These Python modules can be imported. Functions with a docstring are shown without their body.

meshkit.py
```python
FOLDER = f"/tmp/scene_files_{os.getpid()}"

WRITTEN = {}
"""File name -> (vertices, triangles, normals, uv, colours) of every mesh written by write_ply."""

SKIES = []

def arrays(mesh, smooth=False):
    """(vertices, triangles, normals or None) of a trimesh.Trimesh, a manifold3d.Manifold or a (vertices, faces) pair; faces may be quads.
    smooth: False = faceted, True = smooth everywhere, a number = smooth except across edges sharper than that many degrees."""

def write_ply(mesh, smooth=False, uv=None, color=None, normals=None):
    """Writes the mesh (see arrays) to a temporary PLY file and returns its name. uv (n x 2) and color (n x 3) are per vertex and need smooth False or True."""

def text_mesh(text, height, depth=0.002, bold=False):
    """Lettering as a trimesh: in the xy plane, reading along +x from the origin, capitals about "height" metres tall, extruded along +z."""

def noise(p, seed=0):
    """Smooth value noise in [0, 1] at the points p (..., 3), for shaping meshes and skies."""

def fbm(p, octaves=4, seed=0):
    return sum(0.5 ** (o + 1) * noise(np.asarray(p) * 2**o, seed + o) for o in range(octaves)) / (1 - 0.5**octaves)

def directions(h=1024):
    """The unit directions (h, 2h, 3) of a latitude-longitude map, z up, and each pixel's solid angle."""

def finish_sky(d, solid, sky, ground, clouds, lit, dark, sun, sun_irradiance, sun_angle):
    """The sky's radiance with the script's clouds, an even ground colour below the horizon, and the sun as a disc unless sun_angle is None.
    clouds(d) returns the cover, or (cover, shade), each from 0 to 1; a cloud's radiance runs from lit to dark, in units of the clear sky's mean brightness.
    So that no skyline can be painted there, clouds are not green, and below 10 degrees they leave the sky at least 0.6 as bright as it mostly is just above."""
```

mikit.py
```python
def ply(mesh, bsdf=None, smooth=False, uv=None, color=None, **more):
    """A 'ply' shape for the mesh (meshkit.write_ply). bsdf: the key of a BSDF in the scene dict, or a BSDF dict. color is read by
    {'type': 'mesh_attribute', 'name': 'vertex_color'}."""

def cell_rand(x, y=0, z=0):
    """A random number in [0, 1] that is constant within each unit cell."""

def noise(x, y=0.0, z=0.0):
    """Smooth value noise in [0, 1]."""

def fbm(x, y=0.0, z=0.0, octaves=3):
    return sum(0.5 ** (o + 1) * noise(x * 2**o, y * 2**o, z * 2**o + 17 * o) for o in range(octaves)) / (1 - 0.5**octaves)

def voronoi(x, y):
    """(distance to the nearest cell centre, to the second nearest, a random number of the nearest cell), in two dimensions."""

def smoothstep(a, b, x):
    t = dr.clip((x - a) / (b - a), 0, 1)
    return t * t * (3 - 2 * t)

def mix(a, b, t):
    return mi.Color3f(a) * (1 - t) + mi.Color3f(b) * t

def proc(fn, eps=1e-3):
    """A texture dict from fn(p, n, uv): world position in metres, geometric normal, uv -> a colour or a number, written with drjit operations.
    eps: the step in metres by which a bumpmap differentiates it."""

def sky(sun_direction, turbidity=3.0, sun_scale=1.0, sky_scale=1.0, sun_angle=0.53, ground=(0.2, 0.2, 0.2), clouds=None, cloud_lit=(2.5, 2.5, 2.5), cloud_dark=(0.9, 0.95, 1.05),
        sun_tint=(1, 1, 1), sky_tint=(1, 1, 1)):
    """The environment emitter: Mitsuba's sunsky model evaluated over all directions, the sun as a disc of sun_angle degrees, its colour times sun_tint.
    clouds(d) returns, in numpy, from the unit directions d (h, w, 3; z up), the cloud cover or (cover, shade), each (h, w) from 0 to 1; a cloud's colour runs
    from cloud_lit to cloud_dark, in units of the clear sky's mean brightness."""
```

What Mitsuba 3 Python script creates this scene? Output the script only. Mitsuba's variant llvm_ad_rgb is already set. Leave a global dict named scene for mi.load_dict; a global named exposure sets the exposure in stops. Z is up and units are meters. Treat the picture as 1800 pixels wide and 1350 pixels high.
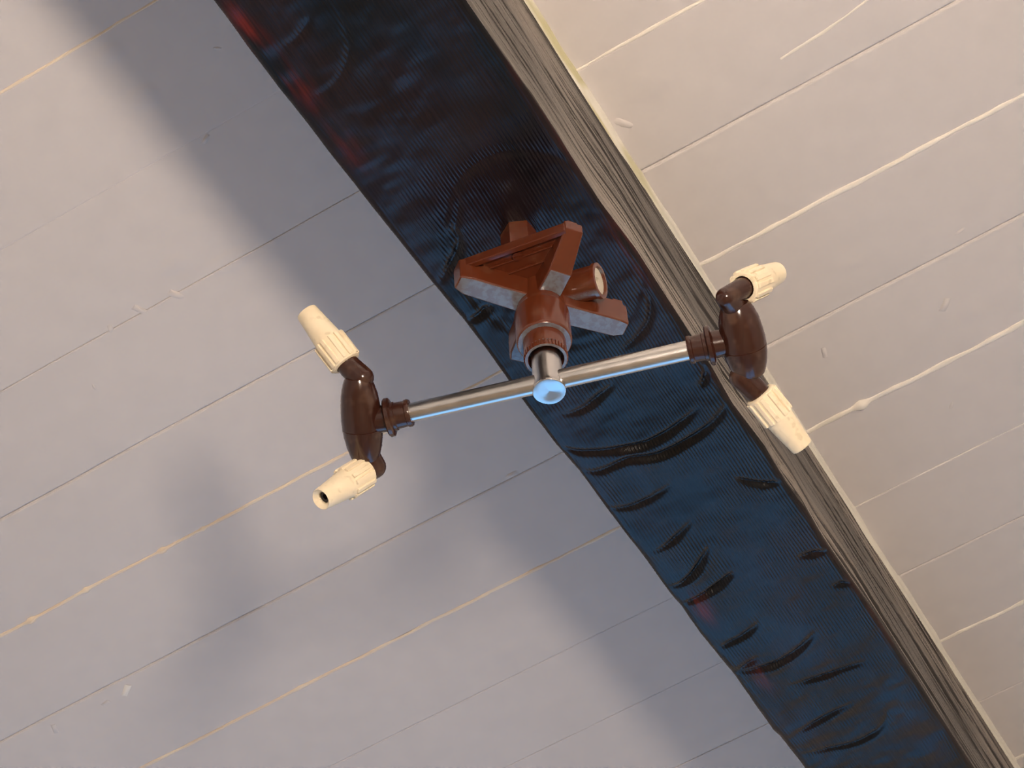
import math, numpy as np, trimesh, manifold3d as m3, mitsuba as mi, drjit as dr, mikit, meshkit
from mikit import noise, fbm, mix, smoothstep, proc

T = mi.ScalarTransform4f
scene, labels = {}, {}

# ---------------------------------------------------------------- camera, light, exposure
RIGHT = np.array([0.86634797, 0.47547712, -0.15284863])
DOWN = np.array([-0.45591951, 0.62796040, -0.63071636])
FORWARD = np.array([-0.20390831, 0.61610651, 0.76081152])
EYE = np.array([0.0, 0.0, 1.5])
scene['camera'] = {'type': 'perspective', 'fov': math.degrees(2 * math.atan(900 / 3756.1)), 'fov_axis': 'x', 'near_clip': 0.05, 'far_clip': 50.0,
                   'to_world': T().look_at(origin=EYE.tolist(), target=(EYE + FORWARD).tolist(), up=(-DOWN).tolist())}
exposure = 0.0
LAMP_AT, LAMP_R = (0.28, 0.1075, 1.95), 0.080
LAMP_L = (232.0, 186.0, 148.0)          # warm globe lamp, radiance
DAY_L = (0.42, 0.98, 1.82)              # daylight in the glazed door ahead, radiance
# room
X0, X1, Y0, Y1, ZC = -2.6, 2.2, -2.0, 2.6, 3.0

# ---------------------------------------------------------------- helpers
def bsdf(key, d):
    d = dict(d); d['id'] = key; scene[key] = d; return key
def rgb(*c): return {'type': 'rgb', 'value': list(c)}
def two(d): return {'type': 'twosided', 'bsdf': d}
def put(key, mesh, mat, smooth=35, label=None, category=None, kind=None, **more):
    scene[key] = mikit.ply(mesh, mat, smooth=smooth, **more)
    tag(key, label, category, kind)
    return key
def tag(key, label=None, category=None, kind=None, group=None):
    e = {k: v for k, v in (('label', label), ('category', category), ('kind', kind), ('group', group)) if v}
    if e: labels[key] = e
_n = {}
def nm(base):
    k = _n.get(base, 0); _n[base] = k + 1
    return base if k == 0 else f'{base}_{k:03d}'
def box(x0, x1, y0, y1, z0, z1):
    b = trimesh.creation.box((x1 - x0, y1 - y0, z1 - z0)); b.apply_translation(((x0 + x1) / 2, (y0 + y1) / 2, (z0 + z1) / 2)); return b
def cat(*ms): return trimesh.util.concatenate(list(ms))
def tm(man):
    m = man.to_mesh(); return trimesh.Trimesh(m.vert_properties[:, :3], m.tri_verts, process=True)
def basis(a):
    a = np.asarray(a, float) / np.linalg.norm(a)
    u = np.cross(a, [0, 0, 1.0] if abs(a[2]) < .9 else [1.0, 0, 0]); u /= np.linalg.norm(u)
    return u, np.cross(a, u), a
def lathe(profile, p0, axis, n=64, rmod=None):
    """profile: (distance along axis, radius) rows, closed by the caller where wanted."""
    u, v, a = basis(axis); p0 = np.asarray(p0, float)
    th = np.arange(n) / n * 2 * np.pi
    V = []
    for t, r in profile:
        rr = r * (np.ones(n) if rmod is None else rmod(t, th))
        V.append(p0 + t * a + rr[:, None] * (np.cos(th)[:, None] * u + np.sin(th)[:, None] * v))
    V = np.concatenate(V); F = []
    m = len(profile)
    i = np.arange(n); j = (i + 1) % n
    for k in range(m - 1):
        a0, a1, b0, b1 = k * n + i, k * n + j, (k + 1) * n + i, (k + 1) * n + j
        F.append(np.c_[a0, a1, b1]); F.append(np.c_[a0, b1, b0])
    me = trimesh.Trimesh(V, np.concatenate(F), process=False)
    me.merge_vertices(); me.update_faces(me.nondegenerate_faces()); me.remove_unreferenced_vertices()
    if me.is_watertight and me.volume < 0: me.invert()
    return me
def ball(p, r, n=40): return m3.Manifold.sphere(r, n).translate(tuple(map(float, p)))
def chain(pts, rs, n=40):
    out = None
    for (p, r), (q, s) in zip(list(zip(pts, rs))[:-1], list(zip(pts, rs))[1:]):
        h = m3.Manifold.batch_hull([ball(p, r, n), ball(q, s, n)])
        out = h if out is None else out + h
    return out
def rbox(corners, r=1.0, n=12):
    return m3.Manifold.batch_hull([ball(c, r, n) for c in corners])
def grid_mesh(P):
    """P (rows, cols, 3) -> mesh"""
    a, b = P.shape[:2]
    idx = np.arange(a * b).reshape(a, b)
    q = np.stack([idx[:-1, :-1], idx[:-1, 1:], idx[1:, 1:], idx[1:, :-1]], -1).reshape(-1, 4)
    F = np.vstack([q[:, [0, 1, 2]], q[:, [0, 2, 3]]])
    return trimesh.Trimesh(P.reshape(-1, 3), F, process=False)
def bead(path, half, height, seed, up=(0, 0, 1), n=7, blobs=()):
    """an irregular half-round strip lying on the underside of a surface, along path (k,3)"""
    path = np.asarray(path, float); d = np.gradient(path, axis=0); d /= np.linalg.norm(d, axis=1)[:, None]
    up = np.asarray(up, float); side = np.cross(d, up); side /= np.linalg.norm(side, axis=1)[:, None]
    s = np.r_[0, np.cumsum(np.linalg.norm(np.diff(path, axis=0), axis=1))]
    w = half * (.55 + .9 * meshkit.fbm(np.c_[s * 40, s * 0, s * 0], 3, seed)); h = height * (.4 + 1.2 * meshkit.fbm(np.c_[s * 60, s * 0, s * 0], 3, seed + 7))
    for at, size in blobs:
        g = np.exp(-((s - at) / size) ** 2); w = w + g * size * .6; h = h + g * size * .7
    sh = (meshkit.fbm(np.c_[s * 25, s * 0 + 3, s * 0], 3, seed + 3) - .5) * half * 1.2
    ang = np.linspace(0, np.pi, n)
    P = path[:, None] + side[:, None] * (np.cos(ang)[None, :, None] * w[:, None, None] + sh[:, None, None]) - up * (np.sin(ang)[None, :, None] * h[:, None, None] - 0.0006)
    return grid_mesh(P)

# ---------------------------------------------------------------- materials
def paint_col(p, n, uv):
    a = fbm(p.x * 3, p.y * 3, 1.5, 3); b = noise(p.x * 60, p.y * 60, 0.5)
    c = mix((0.705, 0.675, 0.655), (0.760, 0.735, 0.720), a)
    return c * (0.97 + 0.05 * b)
def paint_bump(p, n, uv):
    brush = noise(p.x * 55, p.y * 700, 0.3) * 0.00010 + noise(p.x * 14, p.y * 160, 2.3) * 0.00022
    edge = smoothstep(0.11, 0.0, dr.abs(p.x + 0.195)) * noise(p.x * 900, p.y * 45, 7.7) * 0.00026
    lump = smoothstep(0.70, 0.86, noise(p.x * 26, p.y * 40, 4.4)) * 0.0007
    return brush + edge + lump + fbm(p.x * 9, p.y * 9, 5.0, 3) * 0.0014
bsdf('ceiling_paint', two({'type': 'bumpmap', 'arbitrary': proc(paint_bump, 6e-4), 'scale': 1.0,
     'bsdf': {'type': 'principled', 'base_color': proc(paint_col), 'roughness': 0.55, 'specular': 0.35}}))
bsdf('seam_filler', two({'type': 'principled', 'base_color': proc(lambda p, n, uv: mix((0.86, 0.72, 0.56), (0.93, 0.84, 0.68), noise(p.x * 30, p.y * 30, 0))), 'roughness': 0.5}))
bsdf('white_filler', two({'type': 'principled', 'base_color': proc(lambda p, n, uv: mix((0.90, 0.86, 0.74), (0.94, 0.91, 0.84), noise(p.x * 30, p.y * 30, 0))), 'roughness': 0.5}))
def caulk_col(p, n, uv):
    y = smoothstep(0.45, 0.7, noise(p.y * 16, p.x * 80, p.z * 80)) * smoothstep(1.40, 0.95, p.y)
    return mix((0.84, 0.83, 0.74), (0.62, 0.60, 0.38), y)
bsdf('caulk', two({'type': 'principled', 'base_color': proc(caulk_col), 'roughness': 0.5}))

RED = [(-0.0677, 0.650, 1.0), (-0.064, 0.705, .9), (-0.0625, 0.765, .55), (-0.0552, 1.3496, .7), (-0.0508, 1.4626, .7), (0.066, 0.955, .45), (0.066, 1.0, .45), (0.068, 1.10, .4)]
def stain_col(p, n, uv):
    s = p.x + 0.27
    g = noise(s * 900, p.y * 22, 0.0)
    a = smoothstep(0.42, 0.75, fbm(s * 22, p.y * 9, 3.0, 3))
    c = mix((0.003, 0.004, 0.006), (0.010, 0.006, 0.008), a)
    red = mi.Float(0.0)
    for x, y, w in RED:
        red = dr.maximum(red, w * dr.exp(-dr.square((s - x) / 0.007) - dr.square((p.y - y) / 0.020)))
    red = dr.maximum(red, 0.35 * smoothstep(0.060, 0.0715, s) * noise(p.y * 20, 1.0, 0.0))
    red = red * smoothstep(0.25, 0.85, 0.6 * noise(s * 320, p.y * 30, 5.0) + 0.5 * noise(s * 90, p.y * 60, 9.0))
    return mix(c, (0.11, 0.012, 0.010), dr.clip(red, 0, 1)) * (0.75 + 0.5 * g)
bsdf('beam_stain', two({'type': 'principled', 'base_color': proc(stain_col), 'roughness': proc(lambda p, n, uv: 0.16 + 0.20 * fbm(p.x * 35, p.y * 20, 4.0, 3)), 'specular': 0.38}))
def side_col(p, n, uv):
    z, y = p.z, p.y
    z = z + 0.05 * y; a = noise(z * 420 + 5 * noise(y * 3, z * 20, 0.0), y * 4.0, 1.0); b = noise(z * 1100, y * 14, 2.0); w = fbm(z * 14, y * 3, 8.0, 3)
    c = mix((0.27, 0.245, 0.22), (0.16, 0.15, 0.14), smoothstep(0.35, 0.65, w))
    c = c * (0.72 + 0.5 * b)
    crack = smoothstep(0.58, 0.69, a)
    return mix(c, (0.030, 0.027, 0.026), crack * 0.9)
bsdf('weathered_side', two({'type': 'principled', 'base_color': proc(side_col), 'roughness': 0.7, 'specular': 0.3}))
bsdf('beam_core', two({'type': 'principled', 'base_color': rgb(.05, .03, .022), 'roughness': 0.6}))

def dust(p): return smoothstep(0.52, 0.80, fbm(p.x * 90, p.y * 90, p.z * 90, 3))
def scale(p, n, amount):   # bluish sheen of reflected daylight, painted onto the faces that point down
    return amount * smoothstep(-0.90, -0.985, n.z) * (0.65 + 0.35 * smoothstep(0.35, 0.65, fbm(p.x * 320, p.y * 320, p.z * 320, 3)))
bsdf('brown_plastic', two({'type': 'principled', 'base_color': proc(lambda p, n, uv: mix(mix((0.092, 0.021, 0.008), (0.120, 0.050, 0.026), dust(p) * 0.45), (0.17, 0.22, 0.26), scale(p, n, 0.75))), 'roughness': 0.17, 'specular': 0.75}))  # outer mix puts the blue daylight reflection into the base colour
bsdf('plain_brown_plastic', two({'type': 'principled', 'base_color': proc(lambda p, n, uv: mix((0.080, 0.018, 0.007), (0.110, 0.045, 0.022), dust(p) * 0.5)), 'roughness': 0.2, 'specular': 0.5}))  # brown without the painted sheen, for the web that mirrors no daylight
bsdf('dark_brown_plastic', two({'type': 'principled', 'base_color': proc(lambda p, n, uv: mix((0.034, 0.011, 0.007), (0.075, 0.040, 0.026), dust(p) * 0.8)), 'roughness': 0.17, 'specular': 0.7}))
bsdf('chrome', two({'type': 'principled', 'base_color': rgb(.72, .71, .69), 'metallic': 1.0, 'roughness': proc(lambda p, n, uv: 0.16 + 0.14 * noise(p.x * 120, p.y * 120, p.z * 120))}))
def cream_col(p, n, uv):
    d = smoothstep(0.62, 0.78, fbm(p.x * 160, p.y * 160, p.z * 160, 3))
    c = mix((0.80, 0.70, 0.50), (0.84, 0.76, 0.58), noise(p.x * 70, p.y * 70, p.z * 70))
    return mix(c, (0.45, 0.38, 0.22), d * 0.35)
bsdf('cream_plastic', two({'type': 'principled', 'base_color': proc(cream_col), 'roughness': 0.32, 'specular': 0.5}))
bsdf('washer', two({'type': 'principled', 'base_color': rgb(.50, .46, .38), 'roughness': 0.6}))
bsdf('wall_paint', two({'type': 'diffuse', 'reflectance': proc(lambda p, n, uv: mix((.76, .74, .70), (.80, .78, .74), fbm(p.x * 2, p.y * 2, p.z * 2)))}))
def floor_col(p, n, uv):
    b = mikit.cell_rand(dr.floor(p.x / 0.14), 3, 1)
    return mix((.36, .29, .21), (.46, .38, .28), b) * (0.8 + 0.4 * noise(p.x * 200, p.y * 6, 0.0))
bsdf('floor_wood', two({'type': 'principled', 'base_color': proc(floor_col), 'roughness': 0.4}))
bsdf('frame_white', two({'type': 'principled', 'base_color': rgb(.72, .71, .68), 'roughness': 0.4}))
bsdf('lamp_metal', two({'type': 'principled', 'base_color': rgb(.10, .09, .08), 'roughness': 0.5}))
bsdf('bore_shade', two({'type': 'principled', 'base_color': rgb(.016, .012, .018), 'roughness': 0.4}))  # near-black plug colour standing in for the shade inside the nozzle bores
bsdf('black', two({'type': 'diffuse', 'reflectance': rgb(.02, .02, .02)}))

# ---------------------------------------------------------------- the room
put('floor', box(X0, X1, Y0, Y1, -0.1, 0.0), 'floor_wood', False, kind='structure')
DX0, DX1, DZ = -1.95, 0.05, 2.05
put('wall_left', box(X0 - .1, X0, Y0, Y1, 0, ZC), 'wall_paint', False, kind='structure')
put('wall_right', box(X1, X1 + .1, Y0, Y1, 0, ZC), 'wall_paint', False, kind='structure')
put('wall_back', box(X0, X1, Y0 - .1, Y0, 0, ZC), 'wall_paint', False, kind='structure')
put('wall_front', cat(box(X0, DX0, Y1, Y1 + .1, 0, ZC), box(DX1, X1, Y1, Y1 + .1, 0, ZC), box(DX0, DX1, Y1, Y1 + .1, DZ, ZC)), 'wall_paint', False, kind='structure')
fr = [box(DX0, DX0 + .06, Y1 - .01, Y1 + .09, 0, DZ), box(DX1 - .06, DX1, Y1 - .01, Y1 + .09, 0, DZ), box(DX0 + .06, DX1 - .06, Y1 - .01, Y1 + .09, DZ - .06, DZ),
      box(DX0 + .06, DX1 - .06, Y1 - .01, Y1 + .09, 0, .06)]
mx = (DX0 + DX1) / 2
fr.append(box(mx - .04, mx + .04, Y1, Y1 + .08, .06, DZ - .06))
put('door_1__frame', cat(*fr), 'frame_white', False)
tag('door_1', kind='structure')
for k, (a, b) in enumerate([(DX0 + .06, mx - .04), (mx + .04, DX1 - .06)]):
    V = np.array([(a, Y1 + .05, .06), (a, Y1 + .05, DZ - .06), (b, Y1 + .05, DZ - .06), (b, Y1 + .05, .06)], float)
    me = trimesh.Trimesh(V, [(0, 2, 1), (0, 3, 2)], process=False)
    if me.face_normals[0][1] > 0: me.invert()
    scene[nm('door_1__pane')] = mikit.ply(me, 'black', emitter={'type': 'area', 'radiance': rgb(*DAY_L)})

# ceiling: boards running along x
put('ceiling', box(X0 - .1, X1 + .1, Y0 - .1, Y1 + .1, ZC + .0185, ZC + .06), 'frame_white', False, kind='structure')
SY, SW = 0.70796, 0.1219065
def seam_y(k, x):
    return SY + k * SW + (meshkit.fbm(np.c_[x * 7, x * 0 + k * 3.7, x * 0], 3, 11) - .5) * .0022
k0, k1 = int(math.floor((Y0 - SY) / SW)), int(math.ceil((Y1 - SY) / SW))
SPLIT = {0: 1, 4: 1, 6: 1}
for k in range(k0, k1):
    near = -2 <= k <= 13
    x = np.linspace(X0, X1, 321 if near else 25)
    ya, yb = np.maximum(seam_y(k, x), Y0), np.minimum(seam_y(k + 1, x), Y1)
    rng = np.random.default_rng(900 + k)
    dz = (-.0005 if k in (-2, 0, 2, 4, 6, 7, 9, 11, 13) else .0004) if near else 0.0
    ca = .0020 + .0014 * meshkit.fbm(np.c_[x * 30, x * 0 + k, x * 0 + 2], 3, 3); cb = .0020 + .0014 * meshkit.fbm(np.c_[x * 30, x * 0 + k + 50, x * 0 + 2], 3, 3)
    def depth(q):
        l = {0: .35, 1: .25, 2: .3, 3: 1.4, 4: .6, 5: 1.3, 6: .6, 7: .4, 8: .45}.get(q, .35); rt = {1: .5, 2: .6, 3: 1.6, 4: .6, 5: 1.6, 6: .6, 7: .45, 8: 1.2, 9: .6, 10: .9}.get(q, .6)
        l = l * (1 - .55 * np.clip((x + .62) / .2, 0, 1))
        return .0016 * np.where(x < -.27, l, rt)
    dA, dB = depth(k), depth(k + 1)
    ca, cb = ca * (.5 + .5 * dA / .0016), cb * (.5 + .5 * dB / .0016)
    prof = [(ya, 0 * x + .018), (ya + .0001, dA), (ya + ca * .5, dA * .45), (ya + ca, 0 * x), ((ya * 2 + yb) / 3, 0 * x - .0002), ((ya + 2 * yb) / 3, 0 * x - .0002),
            (yb - cb, 0 * x), (yb - cb * .5, dB * .45), (yb - .0001, dB), (yb, 0 * x + .018), (ya, 0 * x + .018)]
    P = np.stack([np.stack([x, y, ZC + dz + z], -1) for y, z in prof], 1)
    put(nm('ceiling__plank'), grid_mesh(P), 'ceiling_paint', 50)
XL, XR = -0.3396, -0.2003
def filler(k, xa, xb, half, h, seed, mat, blobs=()):
    x = np.linspace(xa, xb, int((xb - xa) / .0035))
    put(nm('ceiling__seam_filler'), bead(np.c_[x, seam_y(k, x), 0 * x + ZC], half, h, seed, blobs=blobs), mat, 60)
filler(0, -1.1, XL, .0013, .0012, 1, 'seam_filler')
bl = [(-0.928 + 1.5, .0042), (-0.863 + 1.5, .0030), (-0.776 + 1.5, .0038), (-0.73 + 1.5, .0026), (-1.02 + 1.5, .003)]
filler(4, -1.5, XL - .02, .0016, .0016, 2, 'seam_filler', bl)
filler(6, -1.5, XL - .01, .0021, .0013, 3, 'seam_filler')
filler(2, XR, 1.2, .0016, .0013, 4, 'white_filler')
filler(4, XR, 1.2, .0024, .0018, 5, 'white_filler')
filler(6, XR, 1.2, .0030, .0020, 6, 'white_filler', [(.063, .006)])
filler(7, XR, .6, .0011, .0009, 7, 'white_filler')
filler(9, XR, 1.2, .0025, .0018, 8, 'white_filler')
filler(11, XR, 1.2, .0025, .0018, 9, 'white_filler')
r = np.linspace(0, 1, 60)
put('ceiling__paint_ridge', bead(np.c_[-.046 + .13 * r, 1.039 - .016 * r + .002 * np.sin(r * 5), 0 * r + ZC - .0007], .0016, .0010, 21), 'white_filler', 60)
def chip(x, y, s, seed, mat='ceiling_paint'):
    rng = np.random.default_rng(seed)
    a = rng.uniform(0, 3.14); d = np.array([math.cos(a), math.sin(a)])
    t = np.linspace(-1, 1, 9)
    pth = np.c_[x + d[0] * t * s * 1.6, y + d[1] * t * s * 1.6, 0 * t + ZC]
    m = bead(pth, s * .6, s * .45, seed); c = m.vertices.mean(0)
    w = np.clip(1.05 - np.abs((m.vertices[:, :2] - [x, y]) @ d) / (s * 1.6), 0.02, 1) ** .5
    m.vertices[:, 2] = ZC + .0006 + (m.vertices[:, 2] - ZC - .0006) * w - .0004
    put(nm('ceiling__paint_drip'), m, mat, 60)
for i, (x, y, s) in enumerate([(-0.915, 1.333, .005), (-0.942, 1.335, .003), (-1.004, 1.335, .004), (-0.456, 1.313, .0045), (-0.428, 0.769, .003), (-0.484, 0.835, .003), (-0.023, 1.372, .005),
                               (-0.063, 1.492, .004), (-0.186, 1.019, .006), (-0.141, 1.357, .004), (-0.594, 0.954, .005), (-0.629, 0.948, .004), (-0.661, 0.951, .003), (-0.71, 0.995, .003), (0.02, 1.30, .004)]):
    chip(x, y, s, 50 + i, 'white_filler' if i == 0 else 'ceiling_paint')

# ---------------------------------------------------------------- the beam
BX, ZB = -0.27, 2.76825
EL = np.array([(-2.0, -.0745), (.623, -.0750), (.702, -.0754), (.816, -.0741), (.874, -.0729), (.906, -.0722), (.953, -.0702), (.997, -.0702), (1.057, -.0716), (1.107, -.0716), (1.142, -.0692), (1.193, -.0703), (1.249, -.0697),
               (1.318, -.0709), (1.339, -.0696), (1.380, -.0706), (1.449, -.0686), (1.541, -.0712), (1.553, -.0694), (1.605, -.0688), (2.6, -.069)])
ER = np.array([(-2.0, .0660), (.712, .0662), (.826, .0680), (.916, .0668), (.969, .0695), (1.109, .0683), (1.153, .0660), (1.211, .0690), (1.256, .0670), (1.300, .0684), (1.348, .0665), (1.448, .0683), (1.559, .0673), (1.714, .0663), (2.6, .067)])
GROOVES = [
    [(-0.0679,1.1098),(-0.0551,1.1255),(-0.0351,1.1378),(-0.0132,1.1464),(0.0037,1.1475),(0.0248,1.1432),(0.0412,1.1379)],
    [(-0.0659,1.1429),(-0.0496,1.1524),(-0.0296,1.1545),(-0.0128,1.1631),(0.0033,1.1661),(0.0211,1.1654),(0.0401,1.1619),(0.0561,1.1537),(0.0629,1.1464)],
    [(0.0344,1.2265),(0.0427,1.2392),(0.0524,1.2491),(0.0639,1.255)],
    [(-0.0691,1.307),(-0.0539,1.3101),(-0.0342,1.2996),(-0.0177,1.2842)],
    [(-0.0461,1.3363),(-0.0315,1.333),(-0.0161,1.3276)],
    [(-0.0694,1.1911),(-0.0538,1.2027),(-0.0334,1.2048),(-0.0138,1.2011)],
    [(-0.0606,1.2599),(-0.0424,1.26),(-0.0241,1.252),(-0.0163,1.247)],
    [(-0.0519,1.0797),(-0.0333,1.0836),(-0.0136,1.0787),(-0.0029,1.0745)],
    [(0.0632,1.0987),(0.0591,1.1147),(0.0519,1.119)],
    [(-0.0675,1.3343),(-0.0498,1.3363),(-0.0297,1.333),(-0.0156,1.3265)],
    [(-0.0678,1.443),(-0.0473,1.4528),(-0.0261,1.4569),(-0.0048,1.4519),(0.013,1.4413)],
    [(-0.0653,1.4418),(-0.0512,1.4404),(-0.04,1.4368)],
    [(-0.0339,1.4918),(-0.0097,1.4982),(0.017,1.5033),(0.0382,1.5074)],
    [(-0.0549,1.5569),(-0.0218,1.5534),(0.007,1.55)],
    [(0.0488,1.3974),(0.0618,1.4016),(0.0693,1.4102)],
    [(-0.0611,1.5892),(-0.0342,1.6006),(0.003,1.6067),(0.0283,1.5834)],
    [(-0.0652,1.4048),(-0.0485,1.4056),(-0.0298,1.402),(-0.0216,1.3963)],
    [(0.0389,1.3439),(0.0544,1.3501),(0.0668,1.3553)],
    [(-0.009,0.6673),(-0.0128,0.6856),(-0.0207,0.7034),(-0.0381,0.7168),(-0.0554,0.7198)],
    [(-0.0173,0.8419),(-0.0274,0.8652),(-0.0406,0.8828),(-0.042,0.8965)],
    [(-0.0265,0.6642),(-0.037,0.6712),(-0.0528,0.6746)],
    [(-0.0336,0.8711),(-0.044,0.8938),(-0.0612,0.9055),(-0.0691,0.9102)],
    [(-0.07,0.9534),(-0.0553,0.9532),(-0.0453,0.9497)],
    [(0.0584,1.0059),(0.0532,1.0271),(0.0413,1.0403),(0.0247,1.0467),(0.017,1.0486)],
]
FY0, FY1 = -0.4, Y1
yy = np.arange(FY0, FY1 + .001, .0022); nu = 261
u = np.linspace(0, 1, nu)
xl, xr = np.interp(yy, EL[:, 0], EL[:, 1]), np.interp(yy, ER[:, 0], ER[:, 1])
xl = xl + (meshkit.fbm(np.c_[yy * 30, yy * 0, yy * 0], 3, 5) - .5) * .0010
S = xl[:, None] + (xr - xl)[:, None] * u[None]
Yg = np.repeat(yy[:, None], nu, 1)
def N(a, b, seed, o=3): return meshkit.fbm(np.stack([S * a, Yg * b, S * 0], -1), o, seed)
hub = np.array([0.012, 0.93]); rad = np.hypot((S - hub[0]) * 1.25, (Yg - hub[1]) * .85)
warp = (N(16, 5, 31) - .5) * 4.0
ridge = np.sin(2 * np.pi * (S / .00265 + warp)) * (.2 + 1.0 * N(30, 18, 32)) * .00024
H = ridge + (N(28, 42, 33) - .5) * .0030 + (N(12, 14, 34) - .5) * .0020 - .0010 * np.exp(-((rad - .083) / .004) ** 2)
from scipy.spatial import cKDTree
from scipy.interpolate import splprep, splev
for gi, g in enumerate(GROOVES):
    g = np.array(g)
    kdeg = min(3, len(g) - 1)
    tck, _ = splprep(g.T, s=0, k=kdeg); t = np.linspace(0, 1, 240)
    c = np.array(splev(t, tck)).T
    lo, hi = c.min(0) - .02, c.max(0) + .02
    r0, r1 = np.searchsorted(yy, lo[1]), np.searchsorted(yy, hi[1])
    if r1 <= r0: continue
    sub = np.stack([S[r0:r1], Yg[r0:r1]], -1)
    d, ix = cKDTree(c).query(sub.reshape(-1, 2)); d = d.reshape(sub.shape[:2]); ix = ix.reshape(sub.shape[:2])
    nz = meshkit.fbm(np.stack([t[ix] * 6, ix * 0 + gi * 3.3, ix * 0], -1), 3, 70); taper = np.sin(np.pi * (0.02 + 0.96 * t[ix])) ** .75 * (.7 + .6 * nz)
    wd = .0017 * (.7 + .6 * taper) * (1.25 if gi in (0, 1, 10) else 1.0); dp = (.0034 if gi in (0, 1, 2, 3, 9, 10) else .0010 if 18 <= gi <= 20 else .0024) * taper
    H[r0:r1] -= dp * np.exp(-(d / wd) ** 2)
    H[r0:r1] -= .28 * dp * np.exp(-(d / .0075) ** 2)
    # the far lip of every groove stands a little proud
    H[r0:r1] += .22 * dp * np.exp(-((d - .006) / .0045) ** 2)
edge = np.minimum(S - xl[:, None], xr[:, None] - S)
H = H * np.clip(edge / .008, .15, 1) - .0030 * np.exp(-edge / .0025)
Zg = ZB - H
P = np.stack([BX + S, Yg, Zg], -1)
put('ceiling_beam__underside', grid_mesh(P), 'beam_stain', True, label='dark stained underside with ridged, deeply grooved grain')
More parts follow.
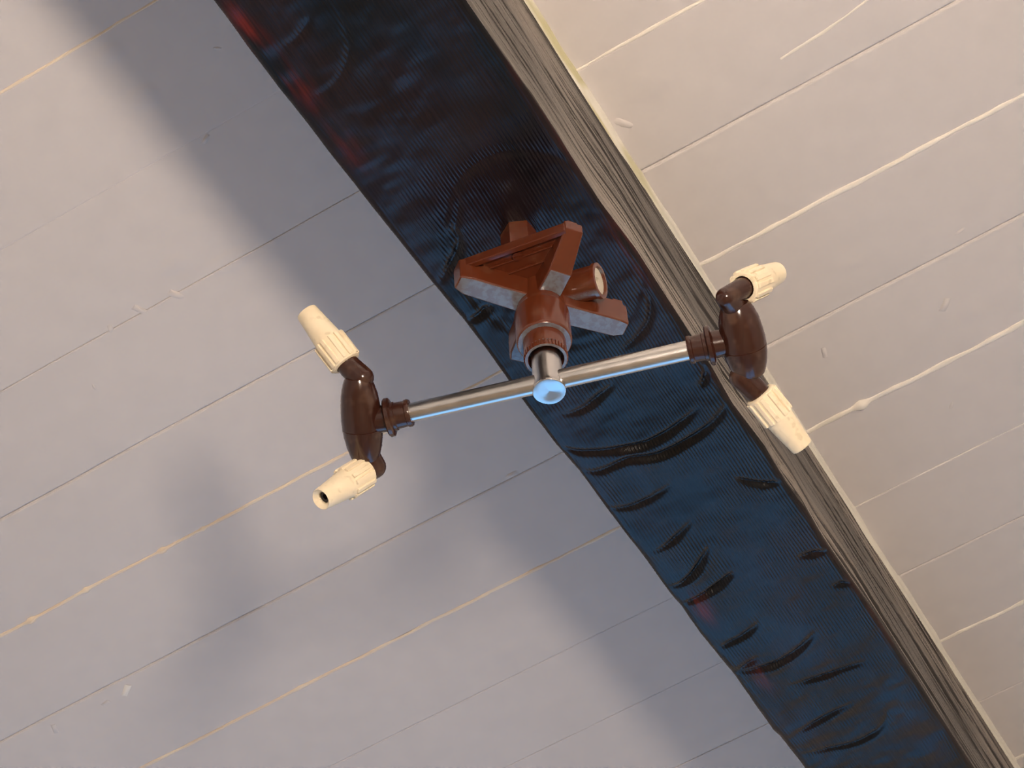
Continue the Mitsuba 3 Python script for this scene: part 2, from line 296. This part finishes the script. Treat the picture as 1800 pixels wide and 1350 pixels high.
# right-hand face
zz = np.linspace(0, 1, 150); ys = np.arange(FY0, FY1 + .001, .006)
xb = np.interp(ys, yy, xr); zb = np.interp(ys, yy, Zg[:, -1])
ZZ = zb[:, None] + (ZC - zb)[:, None] * zz[None]; YY = np.repeat(ys[:, None], len(zz), 1)
wv = 6 * meshkit.noise(np.stack([YY * 3, ZZ * 20, YY * 0], -1), 3)
cr = meshkit.noise(np.stack([(ZZ + .05 * YY) * 300 + wv, YY * 4, YY * 0], -1), 41)
rel = -(np.clip(cr - .62, 0, 1) / .38) * .0042 + (meshkit.fbm(np.stack([ZZ * 60, YY * 6, YY * 0], -1), 3, 42) - .5) * .0028
rel = rel * np.clip(zz / .02, 0, 1)[None]
XX = BX + xb[:, None] * (1 - zz[None]) + .0690 * zz[None] + rel
put('ceiling_beam__side_face', grid_mesh(np.stack([XX, YY, ZZ], -1)), 'weathered_side', True, label='weathered grey side face with dark drying cracks')
put('ceiling_beam__core', cat(box(BX - .0665, BX + .064, FY0 + .02, FY1, ZB + .007, ZC), box(BX - .07, BX + .0697, Y0, FY0 + .02, ZB, ZC)), 'beam_core', False)
tag('ceiling_beam', 'heavy rough-sawn timber beam with blue-black stained underside crossing the white board ceiling', 'beam')
# caulk where the right-hand face meets the boards
yc = np.arange(FY0, Y1, .006)
hang = .0022 + .003 * meshkit.fbm(np.c_[yc * 9, yc * 0, yc * 0], 3, 61) + .0085 * np.exp(-((yc - .99) / .07) ** 2) + .006 * np.exp(-((yc - 1.60) / .03) ** 2)
outw = .0046 + .0030 * meshkit.fbm(np.c_[yc * 14, yc * 0, yc * 0], 3, 62)
xc = BX + .0690
prof = [(0 * yc, hang), (0 * yc + .0012, hang * .8), (0 * yc + .0022, hang * .45), (outw * .55, 0 * yc + .0016), (outw * .85, 0 * yc + .0008), (outw, 0 * yc - .0006)]
P = np.stack([np.stack([xc + a, yc, ZC - b], -1) for a, b in prof], 1)
put('trim_1', grid_mesh(P), 'caulk', 60, kind='structure')

# ---------------------------------------------------------------- the lamp that lights the room
put('pendant_lamp__globe', trimesh.creation.icosphere(3, LAMP_R).apply_translation(LAMP_AT), 'black', True, emitter={'type': 'area', 'radiance': rgb(*LAMP_L)})
put('pendant_lamp__cap', lathe([(0, 0.001), (0, .022), (.035, .020), (.04, .004), (.04, .001)], (LAMP_AT[0], LAMP_AT[1], LAMP_AT[2] + LAMP_R - .006), (0, 0, 1), 32), 'lamp_metal')
put('pendant_lamp__cord', lathe([(0, .0005), (0, .003), (ZC - LAMP_AT[2] - LAMP_R - .03, .003), (ZC - LAMP_AT[2] - LAMP_R - .03, .0005)], (LAMP_AT[0], LAMP_AT[1], LAMP_AT[2] + LAMP_R + .025), (0, 0, 1), 12), 'lamp_metal')
tag('pendant_lamp', 'small warm globe lamp on a cord, hanging right of the beam nearer than the sprinkler', 'lamp')

# ---------------------------------------------------------------- the sprinkler: local frame in millimetres, x along the crossbar, y away, z up along the spindle
ORG = np.array([-0.27699295, 0.91535216, 1.11405822 + 1.5])
EX = np.array([[0.96286481, 0.24976697, -0.10250766], [-0.25175424, 0.96776787, -0.00672001], [0.09752518, 0.0322772, 0.99470952]])
def spr(key, mesh, mat, smooth=35, label=None):
    if isinstance(mesh, m3.Manifold): mesh = tm(mesh)
    mesh = mesh.copy(); mesh.vertices = ORG + (mesh.vertices * 1e-3) @ EX
    put(key, mesh, mat, smooth, label)
    return key
SP = 'lawn_sprinkler'
tag(SP, 'brown plastic rotary lawn sprinkler with chrome crossbar and four cream nozzles, hanging under the beam', 'sprinkler')
# mounting nut on the beam
hexa = m3.CrossSection.circle(13.4, 6).rotate(12)
nut = m3.Manifold.extrude(hexa, 36).translate((-9, -15, 122)) + m3.Manifold.cylinder(30, 11, 11, 48).translate((-9, -13, 99))
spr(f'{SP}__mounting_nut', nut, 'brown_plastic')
# hub and collar
hubm = lathe([(104, .01), (104, 16), (90, 16.6), (80, 17.4), (75, 18.2), (73.2, 18.9), (72, 19.5), (70.6, 19.8), (44, 19.8), (42.4, 19.4), (41.7, 18.6), (41.7, .01)][::-1], (0, 0, 0), (0, 0, 1), 72)
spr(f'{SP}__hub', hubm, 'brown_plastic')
kn = lambda t, th: 1 + .032 * np.sign(np.sin(th * 36 + .01)) * (t < 28.5) * (t > 24)
coll = lathe([(43, 15.0), (41, 15.2), (28.6, 15.2), (28.4, 15.1), (24.2, 15.1), (23.5, 14.7), (23.5, 12.7), (36, 12.7), (36, 9.0), (43, 9.0), (43, 15.0)], (0, 0, 0), (0, 0, 1), 288, kn)
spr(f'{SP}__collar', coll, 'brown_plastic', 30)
# legs
LEGS = [((-.79, -.61), 65), ((.60, -.80), 62), ((.83, .56), 66), ((-.55, .84), 52)]
for i, (d, R) in enumerate(LEGS):
    d = np.array(d) / np.hypot(*d); s = np.array([-d[1], d[0]])
    C = []
    for rr, hw, zs in ((10, 7.5, (81.5, 102)), (R - 8, 6.6, (81.0, 101)), (R - 1.5, 4.6, (82.0, 100))):
        for sg in (-1, 1):
            for z in zs: C.append((*(d * rr + s * hw * sg), z))
    if i == 1:
        C = [(*(d * rr + s * hw * sg), z) for rr, hw, zs in ((10, 7.5, (81.5, 102)), (34, 7.2, (81.5, 102)), (R - 1.5, 5.6, (97.0, 104))) for sg in (-1, 1) for z in zs]
    leg = rbox(C, 1.5, 16)
    if i in (1, 2):   # a small foot that stands up at the tip
        C = [(*(d * rr + s * 3.2 * sg), z) for rr in (R - 9, R - 3) for sg in (-1, 1) for z in (98, 108)]
        leg = leg + rbox(C, 1.2, 12)
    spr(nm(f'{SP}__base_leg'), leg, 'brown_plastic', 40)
# ribbed web between the two near legs, with a rim along its outer edge
A, B = np.array([-46.5, -40.2]), np.array([29.0, -51.0])
tri = m3.CrossSection([[(0., 0.), tuple(A), tuple(B)]]) if m3.CrossSection([[(0., 0.), tuple(A), tuple(B)]]).area() > 0 else m3.CrossSection([[(0., 0.), tuple(B), tuple(A)]])
web = m3.Manifold.extrude(tri, 3).translate((0, 0, 98.5))
spr(f'{SP}__web', web, 'plain_brown_plastic', 30)
cd = (B - A) / np.linalg.norm(B - A); cn = np.array([-cd[1], cd[0]])
rim = rbox([(*(A + cd * t * np.linalg.norm(B - A) + cn * w), z) for t in (-.03, 1.02) for w in (-1.2, 1.6) for z in (95.0, 102)], .9, 12)
spr(f'{SP}__rim', rim, 'plain_brown_plastic', 40)
for off, ta, tb in ((10, .17, .84), (20, .30, .74)):
    rb = rbox([(*(A + cd * t * np.linalg.norm(B - A) + cn * (off + w)), z) for t in (ta, tb) for w in (-.15, .15) for z in (97.0, 99)], .5, 10)
    spr(nm(f'{SP}__rib'), rb, 'plain_brown_plastic', 40)
slot = tm(m3.Manifold.cylinder(3.2, 3.6, 3.8, 32) - m3.Manifold.cube((9, 1.1, 1.6), True))
slot.apply_translation((-7, -38.5, 95.6))
spr(f'{SP}__screw', slot, 'plain_brown_plastic', 40)
# hose inlet
inl = lathe([(12, .01), (12, 11.8), (34, 12.2), (43.4, 12.4), (43.6, 13.4), (46.4, 13.4), (46.8, 12.8), (46.8, 10.6), (38, 10.4), (38, .01)], (0, 8.3, 106), (1, -.18, -.20), 64)
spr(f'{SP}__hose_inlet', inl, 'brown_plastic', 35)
wsh = lathe([(38.2, 3.2), (44.2, 3.2), (44.8, 4.2), (44.8, 10.2), (38.2, 10.4)], (0, 8.3, 106), (1, -.18, -.20), 48)
spr(f'{SP}__hose_inlet__washer', wsh, 'washer', 35, 'pale rubber hose washer')
# chrome spindle, its end cap and the crossbar
spi = lathe([(30, .01), (30, 10.2), (24, 10.4), (-4, 10.7), (-8.2, 11.0), (-9.0, 11.5), (-9.4, 11.4), (-9.4, .01)], (0, 0, 0), (0, 0, 1), 72)
spr(f'{SP}__spindle', spi, 'chrome', 30, 'chrome spindle')
fac = lambda t, th: np.ones_like(th)
cap = lathe([(-9.2, 11.3), (-10.2, 11.5), (-10.7, 11.1), (-10.35, 7.0), (-10.0, 3.0), (-9.8, .01)], (0, 0, 0), (0, 0, 1), 72)
# eight faintly tilted facets on the polished face
an = np.arctan2(cap.vertices[:, 1], cap.vertices[:, 0]); rr = np.hypot(cap.vertices[:, 0], cap.vertices[:, 1])
cap.vertices[:, 2] += .22 * np.sin(3 * an + .8) * (rr / 11) * (cap.vertices[:, 2] < -9.5)
spr(f'{SP}__spindle__end_cap', cap, 'chrome', True, 'round polished cap reflecting blue daylight')
bar = lathe([(-108, .01), (-108, 6.7), (110, 6.9), (110, .01)], (0, 0, 0), (1, 0, 0), 48)
spr(f'{SP}__crossbar', bar, 'chrome', 30, 'chrome crossbar tube')

def nozzle_mesh(p0, p1, Lw=48.0):
    p0, p1 = np.asarray(p0, float), np.asarray(p1, float)
    ax = (p1 - p0) / np.linalg.norm(p1 - p0)
    m = lathe([(1, .5), (10, .5), (10, 7.9), (0, 8.1), (0, 10.0), (.7, 10.9), (21, 10.7), (22.2, 10.2), (44, 8.1), (47.2, 7.8), (48, 7.3), (47.9, 6.9), (45.0, 4.2), (30, 4.0), (30, .4)], p0, ax, 64)
    uu, vv, a = basis(ax); parts = [m]
    for k in range(6):
        for t0 in (-.30, .30):
            th = k * np.pi / 3 + t0
            rd = math.cos(th) * uu + math.sin(th) * vv; tg = np.cross(a, rd)
            C = [p0 + a * t + rd * r + tg * w for t in (2.2, 20.8) for r in (9.6, 11.7) for w in (-1.1, 1.1)]
            parts.append(tm(rbox(C, .55, 10)))
    return cat(*parts)
def head(side, bt, bb, r, up_el, up_noz, lo_el, lo_noz):
    key = nm(f'{SP}__spray_head')
    bt, bb = np.array(bt, float), np.array(bb, float); L = np.linalg.norm(bb - bt); ax = (bb - bt) / L
    prof = [(0, .01), (0, 8.6), (.03, 9.6), (.10, 11.3), (.22, 13.2), (.38, 14.3), (.52, 14.7), (.595, 14.6), (.60, 14.0), (.615, 14.0), (.62, 14.6), (.72, 14.0), (.85, 12.6), (.96, 10.6), (1, 9.6), (1, .01)]
    spr(key, lathe([(t * L, q * r / 14.7) for t, q in prof], bt, ax, 64), 'dark_brown_plastic', 40, 'dark brown barrel-shaped spray head')
    s = side
    soc = lathe([(98, .01), (98, 9.2), (99, 9.8), (101, 9.8), (101.6, 9.1), (108.5, 9.4), (109, 10.2), (111, 10.2), (111.4, 12.6), (112.2, 13.7), (114.6, 13.9), (115.6, 12.9), (116.2, 9.6), (126, 9.0), (126, .01)], (0, 0, 0), (s, 0, 0), 48)
    spr(f'{key}__socket', soc, 'dark_brown_plastic', 35)
    for (pts, rs), (p0, p1) in ((up_el, up_noz), (lo_el, lo_noz)):
        spr(nm(f'{key}__elbow'), chain(pts, rs, 44), 'dark_brown_plastic', 50)
        q0, q1 = np.array(p0, float), np.array(p1, float); na = (q1 - q0) / np.linalg.norm(q1 - q0)
        spr(nm(f'{key}__bore_shade'), lathe([(32, .2), (32, 3.9), (43.2, 3.9), (43.4, 3.4), (43.2, 2.0), (40, 1.4), (40, .1)], q0, na, 32), 'bore_shade', 35, 'dark plug added for the shade inside the nozzle bore')
        spr(nm(f'{key}__nozzle'), nozzle_mesh(p0, p1), 'cream_plastic', 40, 'cream ribbed plastic nozzle')
head(-1, (-127.5, -30.8, 13.6), (-138.0, 24.7, -8.7), 14.4,
     ([(-129, -24, 11), (-125.0, -29, 13.5), (-131.0, -34.4, 20.0), (-137.5, -41.5, 29.0)], [8.8, 8.6, 8.2, 7.2]), ((-133.4, -36.4, 22.7), (-153.5, -61.4, 54.0)),
     ([(-137.5, 18, -6), (-134.2, 32.5, -10.3), (-140.4, 30.2, -16.4), (-146.5, 26.2, -25)], [8.8, 8.4, 8.2, 7.4]), ((-140.4, 30.2, -16.4), (-164.9, 14.4, -50.5)))
head(1, (136.2, -24.5, 8.5), (135.7, 24.7, -9.5), 15.4,
     ([(136, -20, 7), (131.3, -36.4, 2.0), (143.7, -30.7, 15.0), (149, -27, 22)], [8.0, 7.0, 7.2, 7.0]), ((143.7, -30.7, 15.0), (169.1, -8.4, 50.4)),
     ([(135.5, 18, -7), (129.5, 24.0, -12.0), (136.6, 33.0, -17.6), (142, 43, -21.5)], [9.0, 8.6, 8.4, 7.4]), ((138.6, 36.0, -18.6), (157.8, 71.4, -37.7)))
